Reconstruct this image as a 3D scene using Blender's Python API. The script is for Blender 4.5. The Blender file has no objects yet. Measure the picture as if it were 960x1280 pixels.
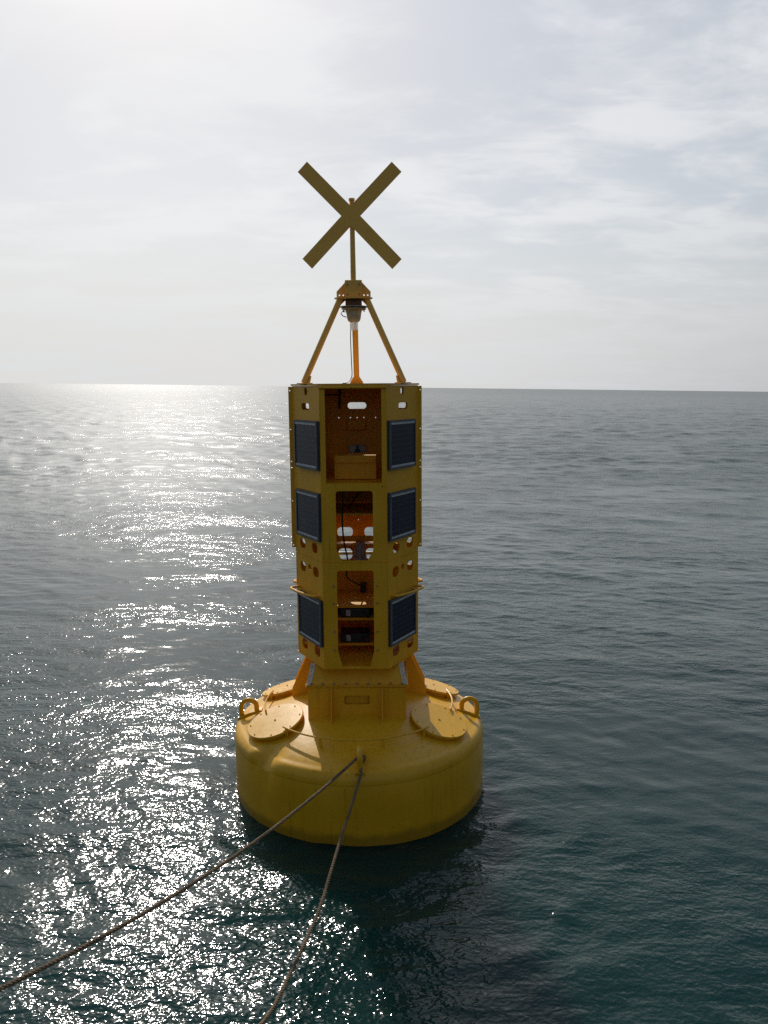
import bpy, bmesh, math, random
import numpy as np
from mathutils import Vector, Matrix
from mathutils.geometry import tessellate_polygon
R = math.radians
random.seed(4)
rng = np.random.default_rng(11)
sc = bpy.context.scene
col = sc.collection

# ------------------------------------------------------------------ camera
CAM = Vector((0.186, -9.016, 4.616)); PITCH = R(8.87); ROLL = R(0.66)
right = Vector((1, 0, 0)); up = Vector((0, math.sin(PITCH), math.cos(PITCH)))
fwd = Vector((0, math.cos(PITCH), -math.sin(PITCH)))
cr = right * math.cos(ROLL) + up * math.sin(ROLL)
cu = -right * math.sin(ROLL) + up * math.cos(ROLL)
cd = bpy.data.cameras.new('camera'); cam = bpy.data.objects.new('camera', cd); col.objects.link(cam)
m = Matrix.Identity(4)
for i in range(3):
    m[i][0] = cr[i]; m[i][1] = cu[i]; m[i][2] = -fwd[i]; m[i][3] = CAM[i]
cam.matrix_world = m
cd.sensor_fit = 'VERTICAL'; cd.sensor_height = 36; cd.sensor_width = 27; cd.lens = 36 * 1000 / 1280
cd.clip_start = 0.1; cd.clip_end = 100000
sc.camera = cam

# ------------------------------------------------------------------ light
SUN_EL, SUN_AZ = R(35), R(-16.5)          # azimuth from +Y, negative = to the left
sun_dir = Vector((math.sin(SUN_AZ) * math.cos(SUN_EL), math.cos(SUN_AZ) * math.cos(SUN_EL), math.sin(SUN_EL)))
sd = bpy.data.lights.new('sun', 'SUN'); sd.energy = 3.0; sd.angle = R(0.6); sd.color = (1, .95, .88)
so = bpy.data.objects.new('sun', sd); col.objects.link(so)
so.rotation_euler = sun_dir.to_track_quat('Z', 'Y').to_euler(); so.location = (0, 0, 30)

w = bpy.data.worlds.new('World'); sc.world = w; w.use_nodes = True
N = w.node_tree.nodes; L = w.node_tree.links
def wn(t, **k):
    n = N.new(t)
    for a, b in k.items(): setattr(n, a, b)
    return n
def wmath(op, a, b=None, c=None):
    n = wn('ShaderNodeMath', operation=op)
    for i, v in enumerate((a, b, c)):
        if v is None: continue
        if isinstance(v, (int, float)): n.inputs[i].default_value = v
        else: L.new(v, n.inputs[i])
    return n.outputs[0]
bg = N['Background']; bg.inputs['Strength'].default_value = 0.1
sky = wn('ShaderNodeTexSky', sky_type='NISHITA', sun_disc=False, sun_elevation=SUN_EL, sun_rotation=SUN_AZ,
         air_density=1.0, dust_density=1.0, ozone_density=1.0)
tc = wn('ShaderNodeTexCoord')
nrm = wn('ShaderNodeVectorMath', operation='NORMALIZE'); L.new(tc.outputs['Generated'], nrm.inputs[0])
sep = wn('ShaderNodeSeparateXYZ'); L.new(nrm.outputs[0], sep.inputs[0])
zz = wmath('MAXIMUM', sep.outputs['Z'], 0.0)
zd = wmath('ADD', zz, 0.16)
cx = wmath('DIVIDE', sep.outputs['X'], zd); cy = wmath('DIVIDE', sep.outputs['Y'], zd)
cv = wn('ShaderNodeCombineXYZ'); L.new(cx, cv.inputs[0]); L.new(cy, cv.inputs[1])
def wnoise(scale, detail, rough, off, dist=0.0):
    mp = wn('ShaderNodeMapping'); mp.inputs['Location'].default_value = off; mp.inputs['Scale'].default_value = (1, 1.5, 1); L.new(cv.outputs[0], mp.inputs[0])
    n = wn('ShaderNodeTexNoise'); n.inputs['Scale'].default_value = scale; n.inputs['Detail'].default_value = detail
    n.inputs['Roughness'].default_value = rough; n.inputs['Distortion'].default_value = dist
    L.new(mp.outputs[0], n.inputs['Vector']); return n.outputs['Fac']
def wramp(v, lo, hi):
    n = wn('ShaderNodeMapRange', interpolation_type='SMOOTHSTEP'); L.new(v, n.inputs[0])
    n.inputs[1].default_value = lo; n.inputs[2].default_value = hi; return n.outputs[0]
big = wnoise(1.05, 6, 0.55, (4.35, 6.2, 0), 0.3)
fine = wnoise(2.9, 8, 0.6, (6.7, 3.1, 0), 0.4)
mix = wmath('ADD', wmath('MULTIPLY', big, 0.52), wmath('MULTIPLY', fine, 0.48))
puff = wramp(mix, 0.43, 0.59)            # brighter lumps inside the thin cloud sheet
low = wramp(zz, 0.02, 0.22)              # the lumps merge into an even veil towards the horizon
puff = wmath('ADD', wmath('MULTIPLY', wmath('SUBTRACT', puff, 0.5), wmath('ADD', wmath('MULTIPLY', low, .85), .15)), 0.5)
veil = wmath('ADD', wmath('MULTIPLY', puff, 0.20), wmath('SUBTRACT', 0.88, wmath('MULTIPLY', low, 0.18)))
dt = wn('ShaderNodeVectorMath', operation='DOT_PRODUCT'); L.new(nrm.outputs[0], dt.inputs[0]); dt.inputs[1].default_value = sun_dir
ca = wmath('MULTIPLY', wmath('ADD', dt.outputs['Value'], 1.0), 0.5)
lum = wmath('ADD', wmath('MULTIPLY', wramp(ca, 0.60, 0.94), 5.5), 2.0)      # forward scattering: the sheet brightens towards the sun
lum = wmath('ADD', lum, wmath('MULTIPLY', wmath('POWER', ca, 300.0), 8.0))
lum = wmath('MULTIPLY', lum, wmath('ADD', wmath('MULTIPLY', puff, 0.22), 0.88))
tint = wn('ShaderNodeMix', data_type='RGBA'); L.new(wramp(ca, 0.6, 0.97), tint.inputs['Factor'])
tint.inputs['A'].default_value = (0.945, 0.995, 1.045, 1); tint.inputs['B'].default_value = (0.99, 0.998, 1.005, 1)
cc = wn('ShaderNodeVectorMath', operation='SCALE'); L.new(tint.outputs['Result'], cc.inputs[0]); L.new(lum, cc.inputs['Scale'])
veil = wmath('SUBTRACT', veil, wmath('MULTIPLY', wramp(zz, 0.30, 0.70), 0.50))        # thinner overhead
mx = wn('ShaderNodeMix', data_type='RGBA'); L.new(veil, mx.inputs['Factor'])
L.new(sky.outputs[0], mx.inputs['A']); L.new(cc.outputs[0], mx.inputs['B'])
L.new(mx.outputs['Result'], bg.inputs['Color'])

sc.view_settings.view_transform = 'Standard'; sc.view_settings.look = 'None'
sc.view_settings.exposure = 0.0; sc.view_settings.gamma = 1
sc.view_settings.use_curve_mapping = False
sc.render.engine = 'CYCLES'
sc.cycles.max_bounces = 10; sc.cycles.diffuse_bounces = 7; sc.cycles.glossy_bounces = 4
sc.cycles.use_denoising = False
sc.cycles.sample_clamp_indirect = 10; sc.cycles.caustics_reflective = False; sc.cycles.caustics_refractive = False

# ------------------------------------------------------------------ helpers
class MB:
    def __init__(s): s.v = []; s.f = []; s.blocks = []
    def add(s, vs, fs):
        b = len(s.v); s.blocks.append((vs, fs)); s.v += [tuple(p) for p in vs]; s.f += [tuple(i + b for i in f) for f in fs]; return s
    def box(s, c, d, mat=None):
        x, y, z = (k / 2 for k in d)
        vs = [Vector((i * x, j * y, k * z)) for i in (-1, 1) for j in (-1, 1) for k in (-1, 1)]
        if mat: vs = [mat @ p for p in vs]
        vs = [p + Vector(c) for p in vs]
        return s.add(vs, [(0, 1, 3, 2), (4, 6, 7, 5), (0, 4, 5, 1), (2, 3, 7, 6), (0, 2, 6, 4), (1, 5, 7, 3)])
    def cyl(s, a, b, r0, r1=None, n=14):
        return s.tube([a, b], [r0, r0 if r1 is None else r1], n)
    def tube(s, path, r, n=8, closed=False):
        path = [Vector(p) for p in path]; k = len(path)
        rr = r if isinstance(r, (list, tuple)) else [r] * k
        prev = None; rings = []
        for i, p in enumerate(path):
            if closed: t = path[(i + 1) % k] - path[i - 1]
            else: t = path[min(i + 1, k - 1)] - path[max(i - 1, 0)]
            t.normalize()
            if prev is None:
                q = t.cross(Vector((0, 0, 1)));
                if q.length < 1e-3: q = t.cross(Vector((1, 0, 0)))
            else:
                q = prev - t * prev.dot(t)
            q.normalize(); prev = q; b = t.cross(q)
            rings.append([p + (q * math.cos(2 * math.pi * j / n) + b * math.sin(2 * math.pi * j / n)) * rr[i] for j in range(n)])
        vs = [p for ring in rings for p in ring]; fs = []
        for i in range(k if closed else k - 1):
            i2 = (i + 1) % k
            for j in range(n): fs.append((i * n + j, i * n + (j + 1) % n, i2 * n + (j + 1) % n, i2 * n + j))
        if not closed: fs += [tuple(range(n)), tuple(range((k - 1) * n, k * n))]
        return s.add(vs, fs)
    def lathe(s, prof, n=48, fn=None, centre=(0, 0)):
        vs = []; fs = []
        for (r, z) in prof:
            for j in range(n):
                a = 2 * math.pi * j / n; vs.append(Vector((centre[0] + r * math.sin(a), centre[1] - r * math.cos(a), z)))
        if fn: vs = [fn(p) for p in vs]
        for i in range(len(prof) - 1):
            for j in range(n): fs.append((i * n + j, i * n + (j + 1) % n, (i + 1) * n + (j + 1) % n, (i + 1) * n + j))
        fs += [tuple(range(n)), tuple(range((len(prof) - 1) * n, len(prof) * n))]
        return s.add(vs, fs)
    def plate(s, outline, holes, t, fr):
        """flat plate: outline and holes in (u, v); fr maps (u, v, depth) to a point, depth 0 = outer face"""
        loops = [outline] + list(holes)
        tri = tessellate_polygon([[Vector((u, v, 0)) for u, v in lp] for lp in loops])
        flat = [p for lp in loops for p in lp]; n = len(flat)
        vs = [fr(u, v, 0) for u, v in flat] + [fr(u, v, -t) for u, v in flat]
        fs = [tuple(x) for x in tri] + [tuple(i + n for i in x) for x in tri]
        b = 0
        for lp in loops:
            k = len(lp)
            for j in range(k): fs.append((b + j, b + (j + 1) % k, b + (j + 1) % k + n, b + j + n))
            b += k
        return s.add(vs, fs)
    def build(s, name, mat, parent=None, smooth=True, bevel=0):
        bm = bmesh.new(); vv = [bm.verts.new(p) for p in s.v]
        for f in s.f:
            try: bm.faces.new([vv[i] for i in f])
            except ValueError: pass
        bmesh.ops.recalc_face_normals(bm, faces=bm.faces)
        me = bpy.data.meshes.new(name); bm.to_mesh(me); bm.free()
        me.materials.append(mat)
        if smooth:
            me.polygons.foreach_set('use_smooth', [True] * len(me.polygons)); me.set_sharp_from_angle(angle=R(32))
        o = bpy.data.objects.new(name, me); col.objects.link(o)
        if parent: o.parent = parent
        if bevel:
            md = o.modifiers.new('bevel', 'BEVEL'); md.width = bevel; md.segments = 2; md.limit_method = 'ANGLE'; md.angle_limit = R(40)
        return o
def each(mb, name, mat, parent, **k):
    return [MB().add(vs, fs).build(name, mat, parent, **k) for vs, fs in mb.blocks]
def copy_part(o, parent, loc=None, rotz=None):
    c = o.copy(); col.objects.link(c); c.parent = parent
    if loc is not None: c.location = loc
    if rotz is not None: c.rotation_euler.z = rotz
    for ch in list(o.children): copy_part(ch, c)
    return c
def rrect(cu_, cv_, w_, h_, r, n=5):
    r = min(r, w_ / 2 - 1e-4, h_ / 2 - 1e-4); pts = []
    for (sx, sy, a0) in ((1, 1, 0), (-1, 1, 90), (-1, -1, 180), (1, -1, 270)):
        for i in range(n + 1):
            a = R(a0 + 90 * i / n)
            pts.append((cu_ + sx * (w_ / 2 - r) + r * math.cos(a), cv_ + sy * (h_ / 2 - r) + r * math.sin(a)))
    return pts
def circ(cu_, cv_, r, n=10): return [(cu_ + r * math.cos(2 * math.pi * i / n), cv_ + r * math.sin(2 * math.pi * i / n)) for i in range(n)]

# ------------------------------------------------------------------ materials
def new_mat(name):
    mt = bpy.data.materials.new(name); mt.use_nodes = True
    nt = mt.node_tree; return mt, nt, nt.nodes['Principled BSDF']
class NT:
    def __init__(s, nt): s.nt = nt
    def n(s, t, ins=None, **k):
        o = s.nt.nodes.new(t)
        for a, b in k.items(): setattr(o, a, b)
        for a, b in (ins or {}).items():
            if hasattr(b, 'is_output'): s.nt.links.new(b, o.inputs[a])
            else: o.inputs[a].default_value = b
        return o
    def m(s, op, a, b=0.0, c=0.0, clamp=False):
        return s.n('ShaderNodeMath', {0: a, 1: b, 2: c}, operation=op, use_clamp=clamp).outputs[0]
    def noise(s, vec, scale, detail=4, rough=.55, dist=0.0):
        return s.n('ShaderNodeTexNoise', {'Vector': vec, 'Scale': scale, 'Detail': detail, 'Roughness': rough, 'Distortion': dist}).outputs['Fac']
    def mapv(s, vec, scale=(1, 1, 1), loc=(0, 0, 0), rot=(0, 0, 0)):
        return s.n('ShaderNodeMapping', {'Vector': vec, 'Scale': scale, 'Location': loc, 'Rotation': rot}).outputs[0]
    def ramp(s, v, lo, hi, a=0.0, b=1.0):
        return s.n('ShaderNodeMapRange', {0: v, 1: lo, 2: hi, 3: a, 4: b}, interpolation_type='SMOOTHSTEP').outputs[0]
    def mixc(s, f, a, b):
        o = s.nt.nodes.new('ShaderNodeMix'); o.data_type = 'RGBA'
        for k, v in (('Factor', f), ('A', a), ('B', b)):
            sock = [i for i in o.inputs if i.name == k and (i.type == 'RGBA' or k == 'Factor') and i.enabled][0]
            if hasattr(v, 'is_output'): s.nt.links.new(v, sock)
            else: sock.default_value = v
        return [q for q in o.outputs if q.enabled][0]

def paint(name, base, rough=.42, stain=.5, rust=.25):
    mt, nt, b = new_mat(name); t = NT(nt)
    P = t.n('ShaderNodeTexCoord').outputs['Object']
    blot = t.noise(P, 3.0, 6, .6)
    streak = t.noise(t.mapv(P, (22, 22, .9)), 1.0, 5, .6)
    speck = t.noise(P, 55, 3, .6)
    dark = tuple(c * .62 for c in base[:3]) + (1,)
    pale = tuple(min(1, c * 1.1 + .006) for c in base[:3]) + (1,)
    c1 = t.mixc(t.ramp(blot, .35, .7), base + (1,), pale)
    c2 = t.mixc(t.m('MULTIPLY', t.ramp(streak, .52, .75), stain), c1, dark)
    c3 = t.mixc(t.m('MULTIPLY', t.ramp(speck, .66, .74), rust), c2, (.12, .05, .015, 1))
    rs = t.m('MULTIPLY', t.m('MULTIPLY', t.ramp(streak, .58, .72), t.ramp(blot, .52, .66)), rust)
    c4 = t.mixc(rs, c3, (.16, .06, .015, 1))
    nt.links.new(c4, b.inputs['Base Color'])
    nt.links.new(t.m('ADD', t.m('MULTIPLY', blot, .25), rough - .1), b.inputs['Roughness']); b.inputs['Specular IOR Level'].default_value = .4
    bp = t.n('ShaderNodeBump', {'Strength': .25, 'Distance': .004, 'Height': t.m('ADD', t.noise(P, 9, 4), t.m('MULTIPLY', speck, .2))})
    nt.links.new(bp.outputs[0], b.inputs['Normal'])
    return mt
def plain(name, base, rough=.5, metal=0.0, var=.25, scale=20):
    mt, nt, b = new_mat(name); t = NT(nt)
    P = t.n('ShaderNodeTexCoord').outputs['Object']
    nt.links.new(t.mixc(t.ramp(t.noise(P, scale, 5, .6), .3, .7), tuple(c * (1 - var) for c in base) + (1,), tuple(min(1, c * (1 + var)) for c in base) + (1,)), b.inputs['Base Color'])
    b.inputs['Roughness'].default_value = rough; b.inputs['Metallic'].default_value = metal
    return mt
M_yel = paint('yellow_paint', (.78, .385, .009), .46, .45, .34)
M_top = paint('glare_lightened_yellow', (.95, .50, .09), .5, .3, .3)  # sky glare put into the colour: lighter yellow for topmark, mast and tripod
M_hull = paint('hull_yellow_paint', (.68, .36, .008), .31, .62, .45)
def weather_hull():
    nt = M_hull.node_tree; t = NT(nt); b = nt.nodes['Principled BSDF']
    P = t.n('ShaderNodeTexCoord').outputs['Object']; z = t.n('ShaderNodeSeparateXYZ', {0: P}).outputs[2]
    src = b.inputs['Base Color'].links[0].from_socket
    edge = t.m('ADD', t.m('MULTIPLY', t.noise(t.mapv(P, (4, 4, 1.5)), 1, 5, .65), .16), t.m('MULTIPLY', t.noise(P, 30, 3), .05))
    wet = t.ramp(t.m('SUBTRACT', z, edge), -.07, .03, 1, 0)                     # damp, slimed skirt at the waterline
    c1 = t.mixc(t.m('MULTIPLY', wet, .55), src, (.10, .075, .012, 1))
    scuff = t.m('MULTIPLY', t.ramp(t.noise(t.mapv(P, (2.2, 2.2, 26)), 1, 5, .7, .4), .60, .74), t.ramp(t.noise(P, 1.7, 3), .48, .62))
    c2 = t.mixc(t.m('MULTIPLY', scuff, .35), c1, (.30, .17, .02, 1))
    salt = t.m('MULTIPLY', t.ramp(t.noise(P, 14, 6, .7), .60, .78), t.ramp(t.noise(P, 2.3, 2), .5, .7))
    c3 = t.mixc(t.m('MULTIPLY', salt, .16), c2, (.75, .66, .42, 1))
    nt.links.new(c3, b.inputs['Base Color'])
weather_hull()
M_red = plain('reddish_bracket', (.22, .085, .03), .6)
M_grey = plain('grey_metal', (.32, .33, .35), .45, .3)
M_alu = plain('aluminium_frame', (.10, .10, .105), .6, 0, .25)
M_strip = plain('pale_strip', (.5, .5, .5), .6, 0, .15)
M_dark = plain('dark_plastic', (.018, .018, .022), .45)
M_label = plain('grey_label', (.4, .4, .42), .6)
M_cable = plain('black_cable', (.012, .012, .013), .5)
M_pale = plain('pale_primed_steel', (.62, .58, .47), .4, 0, .2)
M_body = plain('beige_plastic', (.48, .45, .38), .5)
M_zinc = plain('galvanised_bolt', (.3, .27, .2), .45, .5)

def lens_mat():
    mt, nt, b = new_mat('clear_lens'); t = NT(nt)
    b.inputs['Base Color'].default_value = (.95, .95, .95, 1); b.inputs['Transmission Weight'].default_value = .5
    b.inputs['Roughness'].default_value = .2; b.inputs['IOR'].default_value = 1.3
    tr = t.n('ShaderNodeBsdfTranslucent', {'Color': (.95, .95, .95, 1)})
    ms = t.n('ShaderNodeMixShader', {0: .55, 1: b.outputs[0], 2: tr.outputs[0]})
    nt.links.new(ms.outputs[0], nt.nodes['Material Output'].inputs['Surface'])
    return mt
M_lens = lens_mat()

def cell_mat():
    mt, nt, b = new_mat('solar_cells'); t = NT(nt)
    P = t.n('ShaderNodeTexCoord').outputs['Object']
    sp = t.n('ShaderNodeSeparateXYZ', {0: P})
    def line(v, per, wd):
        f = t.m('FRACT', t.m('MULTIPLY', v, 1 / per)); d = t.m('ABSOLUTE', t.m('SUBTRACT', f, .5))
        return t.m('GREATER_THAN', d, .5 - wd / per)
    cell = t.m('MAXIMUM', line(sp.outputs[0], .0855, .0016), line(sp.outputs[2], .0545, .0022))
    bus = t.m('MULTIPLY', line(sp.outputs[0], .0285, .0006), .35)
    fin = t.m('MAXIMUM', t.m('MULTIPLY', cell, .42), t.m('MULTIPLY', bus, .4))
    tint = t.noise(t.mapv(P, (11.7, 11.7, 18.3)), 1, 2)
    c = t.mixc(t.ramp(tint, .35, .65), (.007, .010, .026, 1), (.012, .016, .036, 1))
    nt.links.new(t.mixc(fin, c, (.16, .17, .19, 1)), b.inputs['Base Color'])
    b.inputs['Roughness'].default_value = .28; b.inputs['Specular IOR Level'].default_value = .22
    return mt
M_cell = cell_mat()

def rope_mat():
    mt, nt, b = new_mat('weathered_rope'); t = NT(nt)
    P = t.n('ShaderNodeTexCoord').outputs['Object']
    nz = t.noise(P, 6, 6, .6); fb = t.noise(P, 180, 3, .6)
    c = t.mixc(t.ramp(nz, .35, .65), (.06, .036, .015, 1), (.18, .115, .055, 1))
    nt.links.new(t.mixc(t.ramp(fb, .4, .7), c, (.32, .22, .12, 1)), b.inputs['Base Color'])
    b.inputs['Roughness'].default_value = .85
    bp = t.n('ShaderNodeBump', {'Strength': .6, 'Distance': .002, 'Height': fb}); nt.links.new(bp.outputs[0], b.inputs['Normal'])
    return mt
M_rope = rope_mat()

def sea_mat():
    mt, nt, b = new_mat('sea_water'); t = NT(nt)
    P = t.n('ShaderNodeTexCoord').outputs['Object']
    patch = t.noise(t.mapv(P, (.10, .20, 1), rot=(0, 0, R(14))), 1.0, 4, .55, .6)       # cat's-paws and slicks
    amt = t.ramp(patch, .38, .58, .30, 1.35)
    # wave heights read at three neighbouring points give the true slope at any distance
    D = .012
    def height(off):
        V = t.n('ShaderNodeVectorMath', {0: P, 1: off}, operation='ADD').outputs[0]
        a = t.noise(t.mapv(V, (4.2, 7.6, 1), rot=(0, 0, R(16))), 1.0, 2.5, .5, .5)
        c = t.noise(t.mapv(V, (19., 27., 1), rot=(0, 0, R(-14))), 1.0, 1.5, .5, .4)
        d = t.noise(t.mapv(V, (1.3, 2.8, 1), rot=(0, 0, R(5))), 1.0, 2, .5, .4)
        e = t.noise(t.mapv(V, (.09, .24, 1), rot=(0, 0, R(-6))), 1.0, 2, .5, .4)
        return t.m('ADD', t.m('ADD', t.m('MULTIPLY', a, .0165), t.m('MULTIPLY', c, .0072)), t.m('ADD', t.m('MULTIPLY', d, .032), t.m('MULTIPLY', e, .20)))
    h0 = height((0, 0, 0)); hx = height((D, 0, 0)); hy = height((0, D, 0))
    sx = t.m('MULTIPLY', t.m('MULTIPLY', t.m('SUBTRACT', h0, hx), 1 / D), amt)
    sy = t.m('MULTIPLY', t.m('MULTIPLY', t.m('SUBTRACT', h0, hy), 1 / D), amt)
    sv = t.n('ShaderNodeCombineXYZ', {0: sx, 1: sy}).outputs[0]
    gn = t.n('ShaderNodeNewGeometry').outputs['Normal']
    nn = t.n('ShaderNodeVectorMath', {0: t.n('ShaderNodeVectorMath', {0: gn, 1: sv}, operation='ADD').outputs[0]}, operation='NORMALIZE').outputs[0]
    nt.links.new(nn, b.inputs['Normal'])
    deep = t.mixc(t.ramp(t.noise(P, .12, 3), .3, .7), (.0015, .023, .0215, 1), (.003, .029, .0255, 1))
    nt.links.new(deep, b.inputs['Base Color'])
    b.subsurface_method = 'BURLEY'; b.inputs['Subsurface Weight'].default_value = 1.0      # light spreads sideways under the surface
    b.inputs['Subsurface Radius'].default_value = (.3, .9, .85); b.inputs['Subsurface Scale'].default_value = 1.0
    # waves too small and far to be built one by one show as a rougher surface
    far = t.n('ShaderNodeVectorMath', {0: P, 1: (0, -9, 0)}, operation='DISTANCE').outputs['Value']
    ro = t.m('ADD', t.ramp(far, 9, 55, .085, .12), t.ramp(far, 60, 900, 0, .08))
    nt.links.new(ro, b.inputs['Roughness']); b.inputs['IOR'].default_value = 1.333
    # part of the surface is wrinkled by capillary ripples far below a pixel: a broad soft lobe
    b2 = t.n('ShaderNodeBsdfPrincipled', {'Base Color': deep, 'Normal': nn, 'IOR': 1.333, 'Roughness': t.ramp(far, 6, 60, .26, .43)})
    ms = t.n('ShaderNodeMixShader', {0: t.ramp(far, 9, 45, .06, .48), 1: b.outputs[0], 2: b2.outputs[0]})
    nt.links.new(ms.outputs[0], nt.nodes['Material Output'].inputs['Surface'])
    return mt
M_sea = sea_mat()

# ------------------------------------------------------------------ the sea: one sheet with real waves out to the horizon
BX = -0.066
def sea():
    cx0, cy0 = 0.0, -9.0
    rs = [0.0]; r = 0.8; rs.append(r)
    while r < 30000:
        if r < 15: d = .036
        elif r < 60: d = .036 + (r - 15) * .0042
        elif r < 700: d = .225 + (r - 60) * .0036
        else: d = r * (.012 if r < 3000 else .06)
        r += d; rs.append(r)
    rs = np.array(rs); gap = np.gradient(rs)
    front = np.linspace(-R(52), R(52), 620)
    back = np.linspace(R(52), 2 * np.pi - R(52), 50)[1:-1]
    th = np.concatenate([front, back]); nt_ = len(th); nr = len(rs)
    rr, tt = np.meshgrid(rs, th, indexing='ij')
    X = cx0 + rr * np.sin(tt); Y = cy0 + rr * np.cos(tt); Z = np.zeros_like(X)
    gg = np.broadcast_to(gap[:, None], X.shape)
    g2 = np.maximum(gg, rr * (R(104) / 620) * .8)
    # the water lies calmer close to the vessel the photograph was taken from
    lee = .30 + .60 * np.clip((np.hypot(X, Y + 5) - 9) / 45, 0, 1) ** .8
    patch = 1 + .25 * np.sin(X * .11 + 1.3 * np.sin(Y * .06)) * np.sin(Y * .17 + np.sin(X * .05))
    for i in range(120):
        lam = .24 * (7 / .24) ** (rng.random())
        ang = R(-100) + rng.normal(0, R(36))           # mean travel towards the viewer, a little across
        k = 2 * np.pi / lam
        slope = .0185 if lam < 3.5 else .013
        a = slope / k * (.6 + .8 * rng.random())
        ph = rng.random() * 6.283
        fade = np.clip((lam / g2 - 2.6) / 2.0, 0, 1)
        arg = k * (X * math.cos(ang) + Y * math.sin(ang)) + ph
        w_ = np.sin(arg); Z += fade * a * (lee if lam < 1.6 else lee ** 2.2) * patch * (w_ - .25 * np.cos(2 * arg))
    # rings thrown off by the bobbing hull
    dx, dy = X - BX, Y; rb = np.hypot(dx, dy); az = np.arctan2(dx, dy)
    wob = rb + .10 * np.sin(3 * az + 1) + .07 * np.sin(7 * az + rb * 1.3) + .05 * np.sin(13 * az - rb * 2.1 + 2)
    side = .45 + .55 * np.clip(np.sin(az - .9) * .6 + .5, 0, 1)
    broken = .55 + .45 * np.sin(5 * az + 2.2 * rb) * np.sin(9 * az - 3.1 * rb + 1)
    for lam, a, dec in ((.34, .0115, 2.2), (.60, .015, 3.5), (.22, .0045, 1.5)):
        fade = np.clip((lam / g2 - 3.0) / 3.0, 0, 1)
        Z += fade * a * np.sin(2 * np.pi * wob / lam + lam * 9) * np.exp(-np.maximum(rb - 1.4, 0) / dec) * (.65 + .35 * np.sin(2 * az + 4 * lam)) * side * broken
    Z -= .03 * np.exp(-np.maximum(rb - 1.46, 0) / .6)
    co = np.stack([X, Y, Z], -1).reshape(-1, 3)
    i0 = (np.arange(nr - 1)[:, None] * nt_ + np.arange(nt_)[None, :]); j1 = (np.arange(nt_) + 1) % nt_
    i1 = (np.arange(nr - 1)[:, None] * nt_ + j1[None, :])
    q = np.stack([i0, i0 + nt_, i1 + nt_, i1], -1).reshape(-1, 4)
    me = bpy.data.meshes.new('sea'); nf = len(q)
    me.vertices.add(len(co)); me.vertices.foreach_set('co', co.astype(np.float32).ravel())
    me.loops.add(nf * 4); me.loops.foreach_set('vertex_index', q[:, ::-1].astype(np.int32).ravel())
    me.polygons.add(nf); me.polygons.foreach_set('loop_start', (np.arange(nf) * 4).astype(np.int32))
    me.update(calc_edges=True); me.validate()
    me.polygons.foreach_set('use_smooth', np.ones(len(me.polygons), dtype=bool))
    me.materials.append(M_sea)
    o = bpy.data.objects.new('sea', me); col.objects.link(o); o['kind'] = 'structure'
    if me.polygons[nf // 2].normal.z < 0: me.flip_normals()
    return o
sea()

# ------------------------------------------------------------------ the buoy
buoy = bpy.data.objects.new('navigation_buoy', None); col.objects.link(buoy)
buoy.location = (BX, 0, 0); buoy.rotation_euler = (0, -0.0192, 0); buoy.empty_display_size = .3
buoy['label'] = 'yellow navigation buoy floating on the sea with an X topmark and dark solar panels'
buoy['category'] = 'buoy'

# --- hull
def deck_z(r):
    return .735 + .0 if r > 1.41 else (.83 + (1.19 - r) * .315 if r < 1.19 else np.interp(r, [1.19, 1.30, 1.36, 1.41], [.83, .79, .762, .735]))
prof = [(.2, -.75), (1.30, -.75), (1.46, -.55), (1.46, .10), (1.46, .35), (1.46, .615), (1.4585, .619), (1.4585, .624), (1.46, .628), (1.459, .637)]
prof += [(1.459 - .10 * (1 - math.cos(R(a))), .637 + .125 * math.sin(R(a))) for a in (15, 30, 45, 60, 72)]
prof += [(r, float(deck_z(r))) for r in (1.36, 1.33, 1.30, 1.25, 1.19, 1.10, 1.0, .9, .8, .6, .3)]
DENTC = Vector((-.97, -1.02, .72))
def dent(p):
    d = (p - DENTC); q = math.exp(-(d.length / .14) ** 2)
    d2 = (p - Vector((-1.08, -.90, .72))).length; q2 = math.exp(-(d2 / .09) ** 2)
    n = Vector((p.x, p.y, .6)).normalized()
    wv = .004 * math.sin(5 * math.atan2(p.x, p.y) + 2 * p.z)
    return p - n * (.085 * q - .03 * q2) + n * wv * .5
mb = MB().lathe(prof, 160, dent)
hull = mb.build('hull', M_hull, buoy)
# weld beads where the shell plates meet
mw = MB()
for a in (-4, 86, 176, 266):
    a = R(a); x, y = math.sin(a), -math.cos(a)
    mw.tube([(x * 1.459, y * 1.459, z) for z in (-.3, 0, .3, .6)], .005, 6)
each(mw, 'weld_seam', M_hull, hull)

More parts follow.
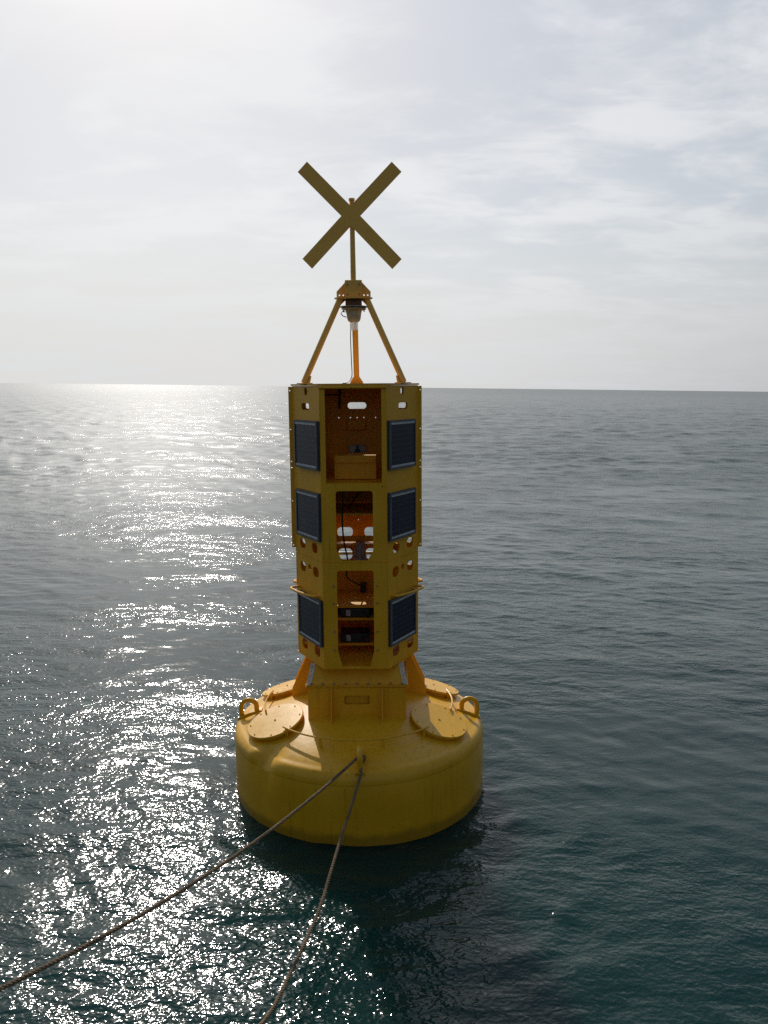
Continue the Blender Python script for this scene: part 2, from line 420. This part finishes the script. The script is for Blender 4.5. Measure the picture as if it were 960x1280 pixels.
# hatches
def make_hatch(ang, r0=1.04):
    a = R(ang); slope = math.atan(.315)
    ux = Vector((math.sin(a), -math.cos(a), 0)); n = (ux * math.sin(slope) + Vector((0, 0, 1)) * math.cos(slope)).normalized()
    e1 = Vector((-ux.y, ux.x, 0)); e2 = n.cross(e1)
    c = ux * r0 + Vector((0, 0, float(deck_z(r0))))
    def ring(r, h, k=56): return [c + n * h + (e1 * math.cos(2 * math.pi * i / k) + e2 * math.sin(2 * math.pi * i / k)) * r for i in range(k)]
    def stack(rings):
        k = len(rings[0]); vs = [p for q in rings for p in q]; fs = []
        for i in range(len(rings) - 1):
            for j in range(k): fs.append((i * k + j, i * k + (j + 1) % k, (i + 1) * k + (j + 1) % k, (i + 1) * k + j))
        fs += [tuple(range(k)), tuple(range((len(rings) - 1) * k, len(rings) * k))]
        return MB().add(vs, fs)
    cover = stack([ring(.318, .026), ring(.325, .030), ring(.325, .050), ring(.320, .055), ring(.1, .0562)]).build('hatch_cover', M_hull, hull)
    stack([ring(.285, -.08), ring(.285, .027)]).build('coaming', M_hull, hull)
    b = MB()
    for i in range(8):
        q = 2 * math.pi * (i + .3) / 8; p = c + (e1 * math.cos(q) + e2 * math.sin(q)) * .29
        b.cyl(p + n * .053, p + n * .066, .008, .007, 6)
    b.cyl(c + n * .054, c + n * .068, .012, .010, 6)
    o = b.build('bolt_ring', M_hull, hull); o['kind'] = 'stuff'
for ang in (-61, 60, 120, -120): make_hatch(ang)

# lifting lugs: an arch of round bar on a radial base strip
def make_lug(ang):
    a = R(ang); ux = Vector((math.sin(a), -math.cos(a), 0)); e = Vector((-ux.y, ux.x, 0))
    pts = []
    for r, z in [(1.215, .80), (1.215, .90)] + [(1.305 - .09 * math.cos(R(t)), .90 + .075 * math.sin(R(t))) for t in (20, 45, 70, 90, 110, 135, 160)] + [(1.395, .90), (1.395, .72)]:
        pts.append(ux * r + Vector((0, 0, z - .012)))
    o = MB().tube(pts, .029, 12).build('lifting_lug', M_hull, hull)
    b = MB(); q = [ux * 1.15 + Vector((0, 0, .835)), ux * 1.20 + Vector((0, 0, .826)), ux * 1.30 + Vector((0, 0, .797)), ux * 1.36 + Vector((0, 0, .772)), ux * 1.43 + Vector((0, 0, .735))]
    vs = []
    for p in q:
        for sx in (-1, 1):
            for dz in (-.03, .022): vs.append(p + e * .05 * sx + Vector((0, 0, dz)))
    fs = []
    for i in range(4):
        k = i * 4
        fs += [(k, k + 1, k + 5, k + 4), (k + 2, k + 6, k + 7, k + 3), (k + 1, k + 3, k + 7, k + 5), (k, k + 4, k + 6, k + 2)]
    fs += [(0, 2, 3, 1), (16, 17, 19, 18)]
    b.add(vs, fs).build('lug_base', M_hull, hull, smooth=False)
for ang in (2.2, 90, -90, 181): make_lug(ang)

# deck rails between the hatches
def make_rail(a0, a1, stubs):
    rz = lambda r: float(deck_z(r))
    pts = [(1.10 * math.sin(R(t)), -1.10 * math.cos(R(t)), .955) for t in np.linspace(a0, a1, 26)]
    o = MB().tube(pts, .0105, 8).build('deck_rail', M_hull, hull)
    b = MB()
    for t in stubs:
        x, y = math.sin(R(t)), -math.cos(R(t))
        b.box((1.10 * x, 1.10 * y, .895), (.034, .014, .12), Matrix.Rotation(R(t), 3, 'Z'))
    each(b, 'rail_stub', M_hull, hull)
make_rail(-47, 46, (-44, -20, 15, 42))
make_rail(74, 106, (76, 104)); make_rail(-106, -74, (-76, -104)); make_rail(134, 226, (136, 165, 195, 224))

# --- pedestal: square skirt, bolted flange, tapering neck
ped = MB()
def frustum(mb, z0, x0, y0, z1, x1, y1):
    vs = [(sx * x0, sy * y0, z0) for sx, sy in ((-1, -1), (1, -1), (1, 1), (-1, 1))] + [(sx * x1, sy * y1, z1) for sx, sy in ((-1, -1), (1, -1), (1, 1), (-1, 1))]
    mb.add(vs, [(0, 1, 2, 3), (4, 5, 6, 7), (0, 1, 5, 4), (1, 2, 6, 5), (2, 3, 7, 6), (3, 0, 4, 7)])
# skirt walls, front and back pierced by a lifting recess
ar = [(-.545, .70), (.545, .70), (.545, 1.328), (-.545, 1.328)]
for sgn in (-1, 1):
    fr = lambda u, v, d, s=sgn: Vector((u, s * (.575 + d), v))
    ped.plate(ar, [rrect(.0, 1.185, .285, .105, .02)], .02, fr)
for sgn in (-1, 1):
    fr = lambda u, v, d, s=sgn: Vector((s * (.545 + d), u, v))
    ped.plate([(-.554, .70), (.554, .70), (.554, 1.328), (-.554, 1.328)], [], .02, fr)
pedestal = ped.build('pedestal', M_yel, buoy, smooth=False)
MB().box((0, -.515, 1.185), (.33, .01, .16)).build('recess_back', M_yel, pedestal, smooth=False)
each(MB().box((0, 0, 1.342), (1.135, 1.175, .012)).box((0, 0, 1.358), (1.13, 1.17, .014)), 'flange', M_yel, pedestal, smooth=False, bevel=.002)
nk = MB(); frustum(nk, 1.366, .535, .565, 1.562, .49, .40); nk.build('neck', M_yel, pedestal, smooth=False)
bb = MB()
for i in range(9):
    x = -.5 + i * .125
    for y in (-.577, .577): bb.cyl((x, y * 1.0, 1.364), (x, y, 1.385), .011, .011, 6)
    for x2 in (-.548, .548): bb.cyl((x2, x, 1.364), (x2, x, 1.385), .011, .011, 6)
o = bb.build('flange_bolts', M_zinc, pedestal); o['kind'] = 'stuff'
for sx in (-.28, .28):
    for sy in (-1, 1):
        f = lambda u, v, d, sx=sx, sy=sy: Vector((sx + d + .006, sy * (.575 + u), v))
        MB().plate([(0, .88), (.15, .88), (.14, .955), (.028, 1.334), (0, 1.334)], [], .012, f).build('rib', M_yel, pedestal, smooth=False)
# corner angles pierced by a row of bolt holes
for sx in (-1, 1):
    for sy in (-1, 1):
        def fr(u, v, d, sx=sx, sy=sy):
            k = (v - 1.366) / .196
            return Vector((sx * (.562 - .045 * k - .055 + u), sy * (.573 - .17 * k + d), v))
        MB().plate([(0, 1.368), (.055, 1.368), (.055, 1.556), (0, 1.556)], [circ(.030, z, .011, 8) for z in (1.40, 1.44, 1.48, 1.52)], .008, fr).build('corner_angle', M_pale, pedestal, smooth=False)
# triangular gussets from the tower foot to the deck
for sx in (-1, 1):
    for y in (.14, .46):
        f = lambda u, v, d, sx=sx, y=y: Vector((sx * u, y + d, v))
        MB().plate([(.53, .86), (.80, .86), (.80, 1.06), (.60, 1.50), (.54, 1.50)], [], .018, f).build('gusset', M_yel, pedestal, smooth=False)

# --- hexagonal tower
A = .70; AP = A * math.sqrt(3) / 2
HEX = [Vector((A * math.cos(R(60 * k)), A * math.sin(R(60 * k)), 0)) for k in range(6)]   # 0 = +x side vertex
def face_frame(va, vb, off=0.0):
    u = (vb - va).normalized(); mid = (va + vb) / 2; n = mid.normalized()
    return lambda s, v, d: va + u * s + n * (d + off) + Vector((0, 0, v))
side = {'front_left': (HEX[3], HEX[4]), 'front_right': (HEX[0], HEX[5]), 'back_left': (HEX[3], HEX[2]), 'back_right': (HEX[0], HEX[1]),
        'front': (HEX[4], HEX[5]), 'back': (HEX[2], HEX[1])}
Z0, Z1, Z2 = 1.570, 2.752, 4.630
T = .012
slant_up = [rrect(.36, 4.57, .075, .085, .035), rrect(.34, 4.41, .20, .072, .03), rrect(.19, 2.88, .15, .118, .055), rrect(.505, 2.88, .15, .118, .055)] \
    + [circ(s, z, .007, 6) for s, z in ((.08, 3.66), (.60, 3.62), (.30, 3.60))]
slant_lo = [rrect(.185, 2.612, .15, .115, .055), rrect(.36, 2.638, .075, .062, .028), rrect(.52, 2.612, .15, .115, .055), rrect(.19, 1.708, .15, .12, .055), rrect(.52, 1.712, .15, .12, .055)]
def rect(u0, u1, v0, v1): return [(u0, v0), (u1, v0), (u1, v1), (u0, v1)]
for k in ('front_left', 'front_right', 'back_left', 'back_right'):
    fr = face_frame(*side[k])
    up_ = list(slant_up)
    if k.startswith('back'): up_ += [circ(.62, z, .008, 6) for z in (4.08, 4.0, 3.92, 3.3, 3.22, 3.14)]
    MB().plate(rect(.004, A - .004, Z1 + .003, Z2), up_, T, fr).build('tower_plate', M_yel, buoy, smooth=False)
    MB().plate(rect(.004, A - .004, Z0, Z1 - .004), slant_lo, T, fr).build('tower_plate', M_yel, buoy, smooth=False)
fr = face_frame(*side['front']); h = A / 2
cutA = [(h - .138, 2.772), (h + .138, 2.772), (h + .197, 2.88)] + [(h + .167 + .03 * math.cos(R(a)), 3.495 + .03 * math.sin(R(a))) for a in (0, 30, 60, 90)] \
    + [(h - .167 - .03 * math.cos(R(a)), 3.495 + .03 * math.sin(R(a))) for a in (90, 60, 30, 0)] + [(h - .197, 2.88)]
cutB = [(h - .153, 1.586), (h + .153, 1.586), (h + .198, 1.76)] + [(h + .168 + .03 * math.cos(R(a)), 2.632 + .03 * math.sin(R(a))) for a in (0, 30, 60, 90)] \
    + [(h - .168 - .03 * math.cos(R(a)), 2.632 + .03 * math.sin(R(a))) for a in (90, 60, 30, 0)] + [(h - .198, 1.76)]
MB().plate(rect(.004, A - .004, Z1 + .003, Z2), [rect(h - .296, h + .296, 3.607, 4.605), cutA] + [circ(h - .235, z, .006, 6) for z in (3.42, 3.33, 3.1, 3.0, 2.9)] + [circ(h + .30, z, .007, 6) for z in (3.57, 3.1)], T, fr).build('front_plate', M_yel, buoy, smooth=False)
MB().plate(rect(.004, A - .004, Z0, Z1 - .004), [cutB], T, face_frame(*side['front'], .003)).build('front_plate', M_yel, buoy, smooth=False)
fr = face_frame(*side['back'])
MB().plate(rect(.004, A - .004, Z1 + .003, Z2), [rrect(h, 4.397, .222, .076, .035), rrect(h - .165, 2.87, .19, .115, .05), rrect(h + .165, 2.87, .19, .115, .05)]
           + [circ(h + x, 4.254, .008, 6) for x in (-.22, -.08, 0, .08, .22)] + [circ(h, 3.02, .008, 6)], T, fr).build('back_plate', M_yel, buoy, smooth=False)
MB().plate(rect(.004, A - .004, Z0, Z1 - .004), [rrect(h - .165, 2.595, .17, .14, .055), rrect(h + .165, 2.595, .17, .14, .055)]
           + [circ(h + x, 2.43, .008, 6) for x in (-.14, 0, .06, .09)], T, fr).build('back_plate', M_yel, buoy, smooth=False)
# bent corners
for k, v in enumerate(HEX):
    d = v.normalized(); p = v - d * .012
    each(MB().cyl(p + Vector((0, 0, Z1 + .004)), p + Vector((0, 0, Z2 - .002)), .0135, n=12).cyl(p + Vector((0, 0, Z0 + .002)), p + Vector((0, 0, Z1 - .005)), .0135, n=12), 'corner_bend', M_yel, buoy)
# door jamb returns and rolled lip of the open bay
for sx in (-1, 1):
    MB().box((sx * .302, -.560, 4.106), (.010, .068, .995)).build('door_jamb', M_yel, buoy, smooth=False)
MB().tube([(-.352, -.617, 4.612), (.352, -.617, 4.612)], .016, 10).build('rolled_lip', M_yel, buoy)
MB().box((0, -.58, 4.612), (.70, .05, .022)).build('lip_plate', M_yel, buoy, smooth=False)
def hexplate(z0, z1, a, name, mat=M_yel, ya=None):
    vs = [(a * math.cos(R(60 * k)), a * math.sin(R(60 * k)), z) for z in (z0, z1) for k in range(6)]
    fs = [tuple(range(6)), tuple(range(6, 12))] + [(k, (k + 1) % 6, 6 + (k + 1) % 6, 6 + k) for k in range(6)]
    return MB().add(vs, fs).build(name, mat, buoy, smooth=False)
hexplate(Z2 + .003, Z2 + .021, .715, 'top_plate')
hexplate(Z0 - .010, Z0 - .001, .712, 'bottom_plate')
# overlapping side flanges on the left and right edges, with a row of holes
for sx in (-1, 1):
    fr = lambda u, v, d, sx=sx: Vector((sx * (.692 + u), .012 + d, v))
    MB().plate(rect(0, .052, 2.80, 4.622), [circ(.036, z, .008, 6) for z in (2.83, 3.34, 3.72, 3.79, 4.15, 4.58)], .010, fr).build('side_flange', M_yel, buoy, smooth=False)
# section joint ring
vs = []
MB().tube([v * .985 + Vector((0, 0, Z1)) for v in HEX], .009, 4, closed=True).build('joint_ring', M_yel, buoy, smooth=False)

# shelves and inner fittings
def inner_hex(y0, y1, z, t, name):
    xs = lambda y: (A - abs(y) / math.sqrt(3)) - .018
    ys = [y0] + ([0.0] if y0 < 0 < y1 else []) + [y1]
    outl = [(xs(y), y) for y in ys] + [(-xs(y), y) for y in reversed(ys)]
    o = MB().plate(outl, [], t, lambda u, v, d: Vector((u, v, z + d))).build(name, M_yel, buoy, smooth=False)
    MB().box((0, y0 + .006, z - .0165), (2 * xs(y0) - .012, .008, .016)).build('front_lip', M_yel, o, smooth=False)
    return o
inner_hex(-.585, .588, 3.598, .008, 'bay_floor')
inner_hex(-.22, .588, 3.225, .008, 'shelf'); inner_hex(.30, .588, 2.775, .008, 'shelf')
inner_hex(-.15, .588, 2.145, .008, 'shelf'); inner_hex(-.17, .588, 2.005, .008, 'shelf'); inner_hex(-.17, .588, 1.705, .008, 'shelf')
MB().box((0, .66, 2.59), (.56, .03, .035)).build('rear_bar', M_grey, buoy, smooth=False)
MB().box((0, .345, 2.83), (.96, .012, .07)).build('cross_beam', M_yel, buoy, smooth=False)
ec = MB().box((0, .02, 3.735), (.465, .42, .262)).build('equipment_case', M_yel, buoy, smooth=False, bevel=.006)
MB().box((0, -.198, 3.80), (.44, .03, .022)).build('case_ridge', M_yel, ec, smooth=False, bevel=.004)
MB().box((-.01, .565, 4.168), (.218, .055, .116)).build('back_boss', M_yel, buoy, smooth=False, bevel=.01)
dv = MB().box((0, .565, 3.875), (.20, .055, .108)).build('instrument_unit', M_grey, buoy, smooth=False, bevel=.005)
MB().cyl((.0, .54, 3.86), (.0, .50, 3.86), .03, n=12).build('connector', M_dark, dv)
MB().box((.0, .525, 3.90), (.02, .03, .05)).build('latch', M_dark, dv, smooth=False)
MB().cyl((.03, .20, 2.52), (.03, .20, 2.80), .085, .06, 20).build('grey_housing', M_grey, buoy)
MB().box((.03, .24, 2.807), (.1, .18, .012)).build('housing_bracket', M_grey, buoy, smooth=False)
for (x, y, z) in ((-.10, -.02, 2.062), (-.10, -.02, 1.765)):
    b = MB().box((x + .07, y, z), (.34, .26, .095)).build('battery_pack', M_dark, buoy, smooth=False, bevel=.006)
    MB().box((x - .005, y - .132, z), (.05, .004, .068)).build('battery_label', M_label, b, smooth=False)
MB().box((.055, .48, 2.205), (.07, .10, .11)).build('relay_box', M_dark, buoy, smooth=False, bevel=.004)
def cable(pts, r=.009):
    P_ = [Vector(p) for p in pts]; out = []
    for i in range(len(P_) - 1):
        p0 = P_[max(i - 1, 0)]; p1 = P_[i]; p2 = P_[i + 1]; p3 = P_[min(i + 2, len(P_) - 1)]
        for k in range(6):
            t = k / 6; out.append(.5 * ((2 * p1) + (p2 - p0) * t + (2 * p0 - 5 * p1 + 4 * p2 - p3) * t * t + (3 * p1 - p0 - 3 * p2 + p3) * t ** 3))
    out.append(P_[-1]); MB().tube(out, r, 6).build('cable', M_cable, buoy)
cable([(-.20, .57, 4.61), (-.205, .57, 4.5), (-.21, .575, 4.36)], .014)
cable([(-.44, .40, 4.50), (-.33, .55, 4.53), (-.22, .575, 4.52)])
cable([(-.13, -.25, 3.59), (-.15, -.24, 3.25), (-.14, -.25, 2.95), (-.10, -.22, 2.70), (-.11, -.2, 2.50), (-.04, .1, 2.36), (.04, .44, 2.23)])
cable([(-.1, .3, 3.22), (.02, .1, 3.40), (.13, .2, 3.5), (.15, .3, 3.59)])
cable([(.05, -.16, 2.10), (.12, -.2, 2.02), (.2, -.1, 2.08)], .006); cable([(.04, -.17, 1.74), (.1, -.2, 1.80), (.2, -.1, 1.81)], .006)
# bolts along the lower cut-out
bb = MB()
for z in (2.49, 2.30, 1.98, 1.77):
    for sx in (-1, 1): bb.cyl((sx * .235, -AP - .003, z), (sx * .235, -AP - .014, z), .012, .010, 6)
o = bb.build('front_bolts', M_zinc, buoy); o['kind'] = 'stuff'

# --- solar panels on the two slanted front faces
def solar(va, vb, zc, hh=.52, ww=.575, sc_=.417):
    u = (vb - va).normalized(); n = ((va + vb) / 2).normalized()
    c = va + u * sc_ + n * .047 + Vector((0, 0, zc))
    e = bpy.data.objects.new('solar_panel', None); col.objects.link(e); e.parent = buoy; e.empty_display_size = .1
    ey = n; ex = ey.cross(Vector((0, 0, 1))).normalized() * -1
    mt = Matrix.Identity(4)
    for i in range(3): mt[i][0] = ex[i]; mt[i][1] = -n[i]; mt[i][2] = (0, 0, 1)[i]; mt[i][3] = c[i]
    if mt.to_3x3().determinant() < 0:
        for i in range(3): mt[i][0] *= -1
    e.matrix_local = mt
    # local: x across, -y outwards, z up
    fw = .022
    f = MB().plate(rrect(0, 0, ww, hh, .008, 2), [rect(-ww / 2 + fw, ww / 2 - fw, -hh / 2 + fw, hh / 2 - fw)], .014, lambda a, b, d: Vector((a, -d, b)))
    f.build('panel_frame', M_alu, e, smooth=False)
    ib = MB()
    for sz in (-1, 1): ib.box((0, .005, sz * (hh / 2 - fw - .012)), (ww - 2 * fw - .004, .004, .022))
    each(ib, 'end_strip', M_strip, e, smooth=False)
    MB().box((0, .0105, 0), (ww - 2 * fw + .002, .006, hh - 2 * fw + .002)).build('cell_sheet', M_cell, e, smooth=False)
    MB().box((0, .0275, 0), (ww - .002, .026, hh - .002)).build('backing', M_dark, e, smooth=False)
    mb_ = MB()
    for sx in (-1, 1):
        for sz in (-1, 1): mb_.box((sx * (ww / 2 - .05), .0435, sz * (hh / 2 - .04)), (.03, .005, .03))
    each(mb_, 'mounting_foot', M_dark, e, smooth=False)
for key in ('front_left', 'front_right'):
    for zc in (4.005, 3.24, 2.07): solar(*side[key], zc)

# --- D-shaped hand rails round the four slanted faces
for k in ('front_left', 'front_right', 'back_left', 'back_right'):
    fr = face_frame(*side[k]); z = 2.362
    pts = [fr(.09, z, -.01), fr(.09, z, .07), fr(.095, z, .10), fr(.11, z, .122), fr(.14, z, .132), fr(.30, z, .132), fr(.50, z, .095), fr(.57, z, .07), fr(.60, z, .045), fr(.615, z, -.01)]
    MB().tube(pts, .0145, 10).build('hand_rail', M_yel, buoy)

# --- tripod
apex_z = 5.560
for ang in (-62, 62, 180):
    a = R(ang); d = Vector((math.sin(a), -math.cos(a), 0))
    f0 = d * .615 + Vector((0, 0, Z2 + .022)); f1 = d * .165 + Vector((0, 0, apex_z - .004))
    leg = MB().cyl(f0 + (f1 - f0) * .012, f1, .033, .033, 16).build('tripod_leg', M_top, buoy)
    e = Vector((-d.y, d.x, 0))
    fr = lambda u, v, dd, d=d, e=e: d * (.60 - .0) + e * u + d * (dd - (v - Z2) * .5) + Vector((0, 0, v))
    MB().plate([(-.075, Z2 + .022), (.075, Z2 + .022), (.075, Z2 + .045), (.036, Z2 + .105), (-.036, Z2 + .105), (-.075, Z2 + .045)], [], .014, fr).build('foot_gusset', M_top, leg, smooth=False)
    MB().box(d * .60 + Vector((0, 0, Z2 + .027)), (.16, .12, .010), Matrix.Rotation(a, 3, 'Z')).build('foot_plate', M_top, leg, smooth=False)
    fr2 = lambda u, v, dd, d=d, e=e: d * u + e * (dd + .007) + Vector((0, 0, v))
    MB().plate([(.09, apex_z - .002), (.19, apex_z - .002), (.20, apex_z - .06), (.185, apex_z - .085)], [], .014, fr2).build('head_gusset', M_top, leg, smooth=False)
ap = MB()
fo = [(-.186, 5.578), (.186, 5.578), (.186, 5.645), (.072, 5.765), (-.072, 5.765), (-.186, 5.645)]
hl = [circ(sx * x, 5.607, .0085, 8) for sx in (-1, 1) for x in (.113, .155)]
ap.plate(fo, hl, .012, lambda u, v, d: Vector((u, -.008 - d, v)))
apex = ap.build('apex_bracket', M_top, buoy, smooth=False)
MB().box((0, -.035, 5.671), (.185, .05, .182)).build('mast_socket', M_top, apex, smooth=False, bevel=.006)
bb = MB()
for sx in (-1, 1):
    for z in (5.61, 5.715): bb.cyl((sx * .065, -.060, z), (sx * .065, -.070, z), .010, .009, 6)
o = bb.build('socket_bolts', M_zinc, apex); o['kind'] = 'stuff'
vs = [Vector((.215 * math.sin(R(a)), -.215 * math.cos(R(a)), z)) for z in (5.560, 5.576) for a in (-75, -47, 47, 75, 165, 195)]
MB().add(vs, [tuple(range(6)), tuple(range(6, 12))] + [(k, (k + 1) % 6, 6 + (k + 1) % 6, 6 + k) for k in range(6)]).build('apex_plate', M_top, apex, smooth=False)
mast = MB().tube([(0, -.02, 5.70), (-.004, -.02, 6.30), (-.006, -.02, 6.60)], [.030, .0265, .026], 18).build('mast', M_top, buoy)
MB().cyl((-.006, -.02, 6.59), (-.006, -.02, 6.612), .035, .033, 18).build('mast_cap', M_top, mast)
# topmark: two crossed flat bars
a0, a1, b0, b1 = Vector((-.525, 6.932)), Vector((.475, 5.927)), Vector((.476, 6.925)), Vector((-.496, 5.937))
ctr = (a0 + a1 + b0 + b1) / 4; hw = .0715; xo = []
for d, e in (((a0 - ctr), (b0 - ctr)), ((b0 - ctr), (a1 - ctr)), ((a1 - ctr), (b1 - ctr)), ((b1 - ctr), (a0 - ctr))):
    dn_, en_ = d.normalized(), e.normalized()
    xo += [ctr + d + en_ * hw, ctr + dn_ * hw + en_ * hw, ctr + e + dn_ * hw, ctr + e - dn_ * hw]
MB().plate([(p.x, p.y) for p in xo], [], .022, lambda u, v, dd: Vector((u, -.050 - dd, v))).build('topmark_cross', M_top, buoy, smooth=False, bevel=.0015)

# --- lantern hanging under the apex
lan = bpy.data.objects.new('lantern', None); col.objects.link(lan); lan.parent = buoy; lan.location = (0, -.01, 5.40); lan.empty_display_size = .1
def lp(prof, name, mat, n=28): return MB().lathe([(r, z - 5.40) for r, z in prof], n).build(name, mat, lan)
MB().box((0, 0, 5.525 - 5.40), (.175, .16, .068)).build('mounting_block', M_red, lan, smooth=False, bevel=.008)
lp([(.05, 5.488), (.150, 5.486), (.152, 5.476), (.10, 5.472)], 'flange_disc', M_zinc)
lp([(.09, 5.470), (.135, 5.466), (.136, 5.455), (.085, 5.440), (.05, 5.438)], 'flange_disc', M_zinc)
lp([(.05, 5.450), (.088, 5.447), (.086, 5.43), (.080, 5.40), (.074, 5.355), (.066, 5.335), (.055, 5.322), (.03, 5.320)], 'lantern_body', M_body)
lp([(.02, 5.322), (.043, 5.320), (.045, 5.28), (.043, 5.245), (.03, 5.235), (.01, 5.234)], 'lens', M_lens)
bb = MB()
for q in range(6):
    a = R(60 * q + 20); bb.cyl((.115 * math.sin(a), -.115 * math.cos(a), 5.492 - 5.40), (.115 * math.sin(a), -.115 * math.cos(a), 5.428 - 5.40), .009, n=6)
o = bb.build('clamp_studs', M_zinc, lan); o['kind'] = 'stuff'
MB().tube([(-.085, -.03, .025), (-.125, -.04, .03), (-.14, -.045, .005), (-.115, -.04, -.02), (-.08, -.03, -.03)], .005, 6).build('lantern_lead', M_cable, lan)
cable([(-.02, .12, 5.48), (-.05, .25, 5.2), (-.052, .45, 4.9), (-.055, .555, 4.74), (-.10, .50, 4.67), (-.16, .45, 4.658)], .005)

# ------------------------------------------------------------------ the rope through the front lug
def smooth_path(pts, step):
    P_ = [Vector(p) for p in pts]; out = []
    for i in range(len(P_) - 1):
        p0 = P_[max(i - 1, 0)]; p1 = P_[i]; p2 = P_[i + 1]; p3 = P_[min(i + 2, len(P_) - 1)]
        k = max(2, int((p2 - p1).length / step))
        for j in range(k):
            t = j / k; out.append(.5 * ((2 * p1) + (p2 - p0) * t + (2 * p0 - 5 * p1 + 4 * p2 - p3) * t * t + (3 * p1 - p0 - 3 * p2 + p3) * t ** 3))
    out.append(P_[-1]); return out
ROPE = [(-2.927, -6.775, 1.879), (-2.348, -5.68, 1.441), (-1.962, -4.95, 1.216), (-1.576, -4.22, 1.043), (-1.19, -3.49, 0.924), (-0.804, -2.76, 0.858), (-0.419, -2.03, 0.845), (-0.149, -1.519, 0.867), (-0.033, -1.3, 0.875), (0.022, -1.31, 0.865), (-0.012, -1.37, 0.817), (-0.017, -1.46, 0.768), (-0.053, -1.56, 0.665), (-0.116, -1.75, 0.514), (-0.18, -2.0, 0.41), (-0.263, -2.45, 0.292), (-0.33, -2.85, 0.222), (-0.472, -3.5, 0.212), (-0.603, -4.2, 0.347), (-0.811, -5.32, 1.013)]
def twisted(path, rad):
    n = len(path); q = None; mb_ = MB(); st = [[], [], []]; s = 0
    for i in range(n):
        t = (path[min(i + 1, n - 1)] - path[max(i - 1, 0)]).normalized()
        q = t.cross(Vector((0, 0, 1))) if q is None else q - t * q.dot(t)
        q.normalize(); b = t.cross(q)
        if i: s += (path[i] - path[i - 1]).length
        for k in range(3):
            a = 2 * math.pi * (s / .085 + k / 3); st[k].append(path[i] + (q * math.cos(a) + b * math.sin(a)) * rad * .52)
    for k in range(3): mb_.tube(st[k], rad * .52, 7)
    return mb_
rope = bpy.data.objects.new('mooring_rope', None); col.objects.link(rope); rope.empty_display_size = .1
each(twisted(smooth_path(ROPE, .013), .0155), 'rope_strand', M_rope, rope)
rope['label'] = 'brown twisted mooring rope led through the front lug, both ends running to the lower left'
rope['category'] = 'rope'
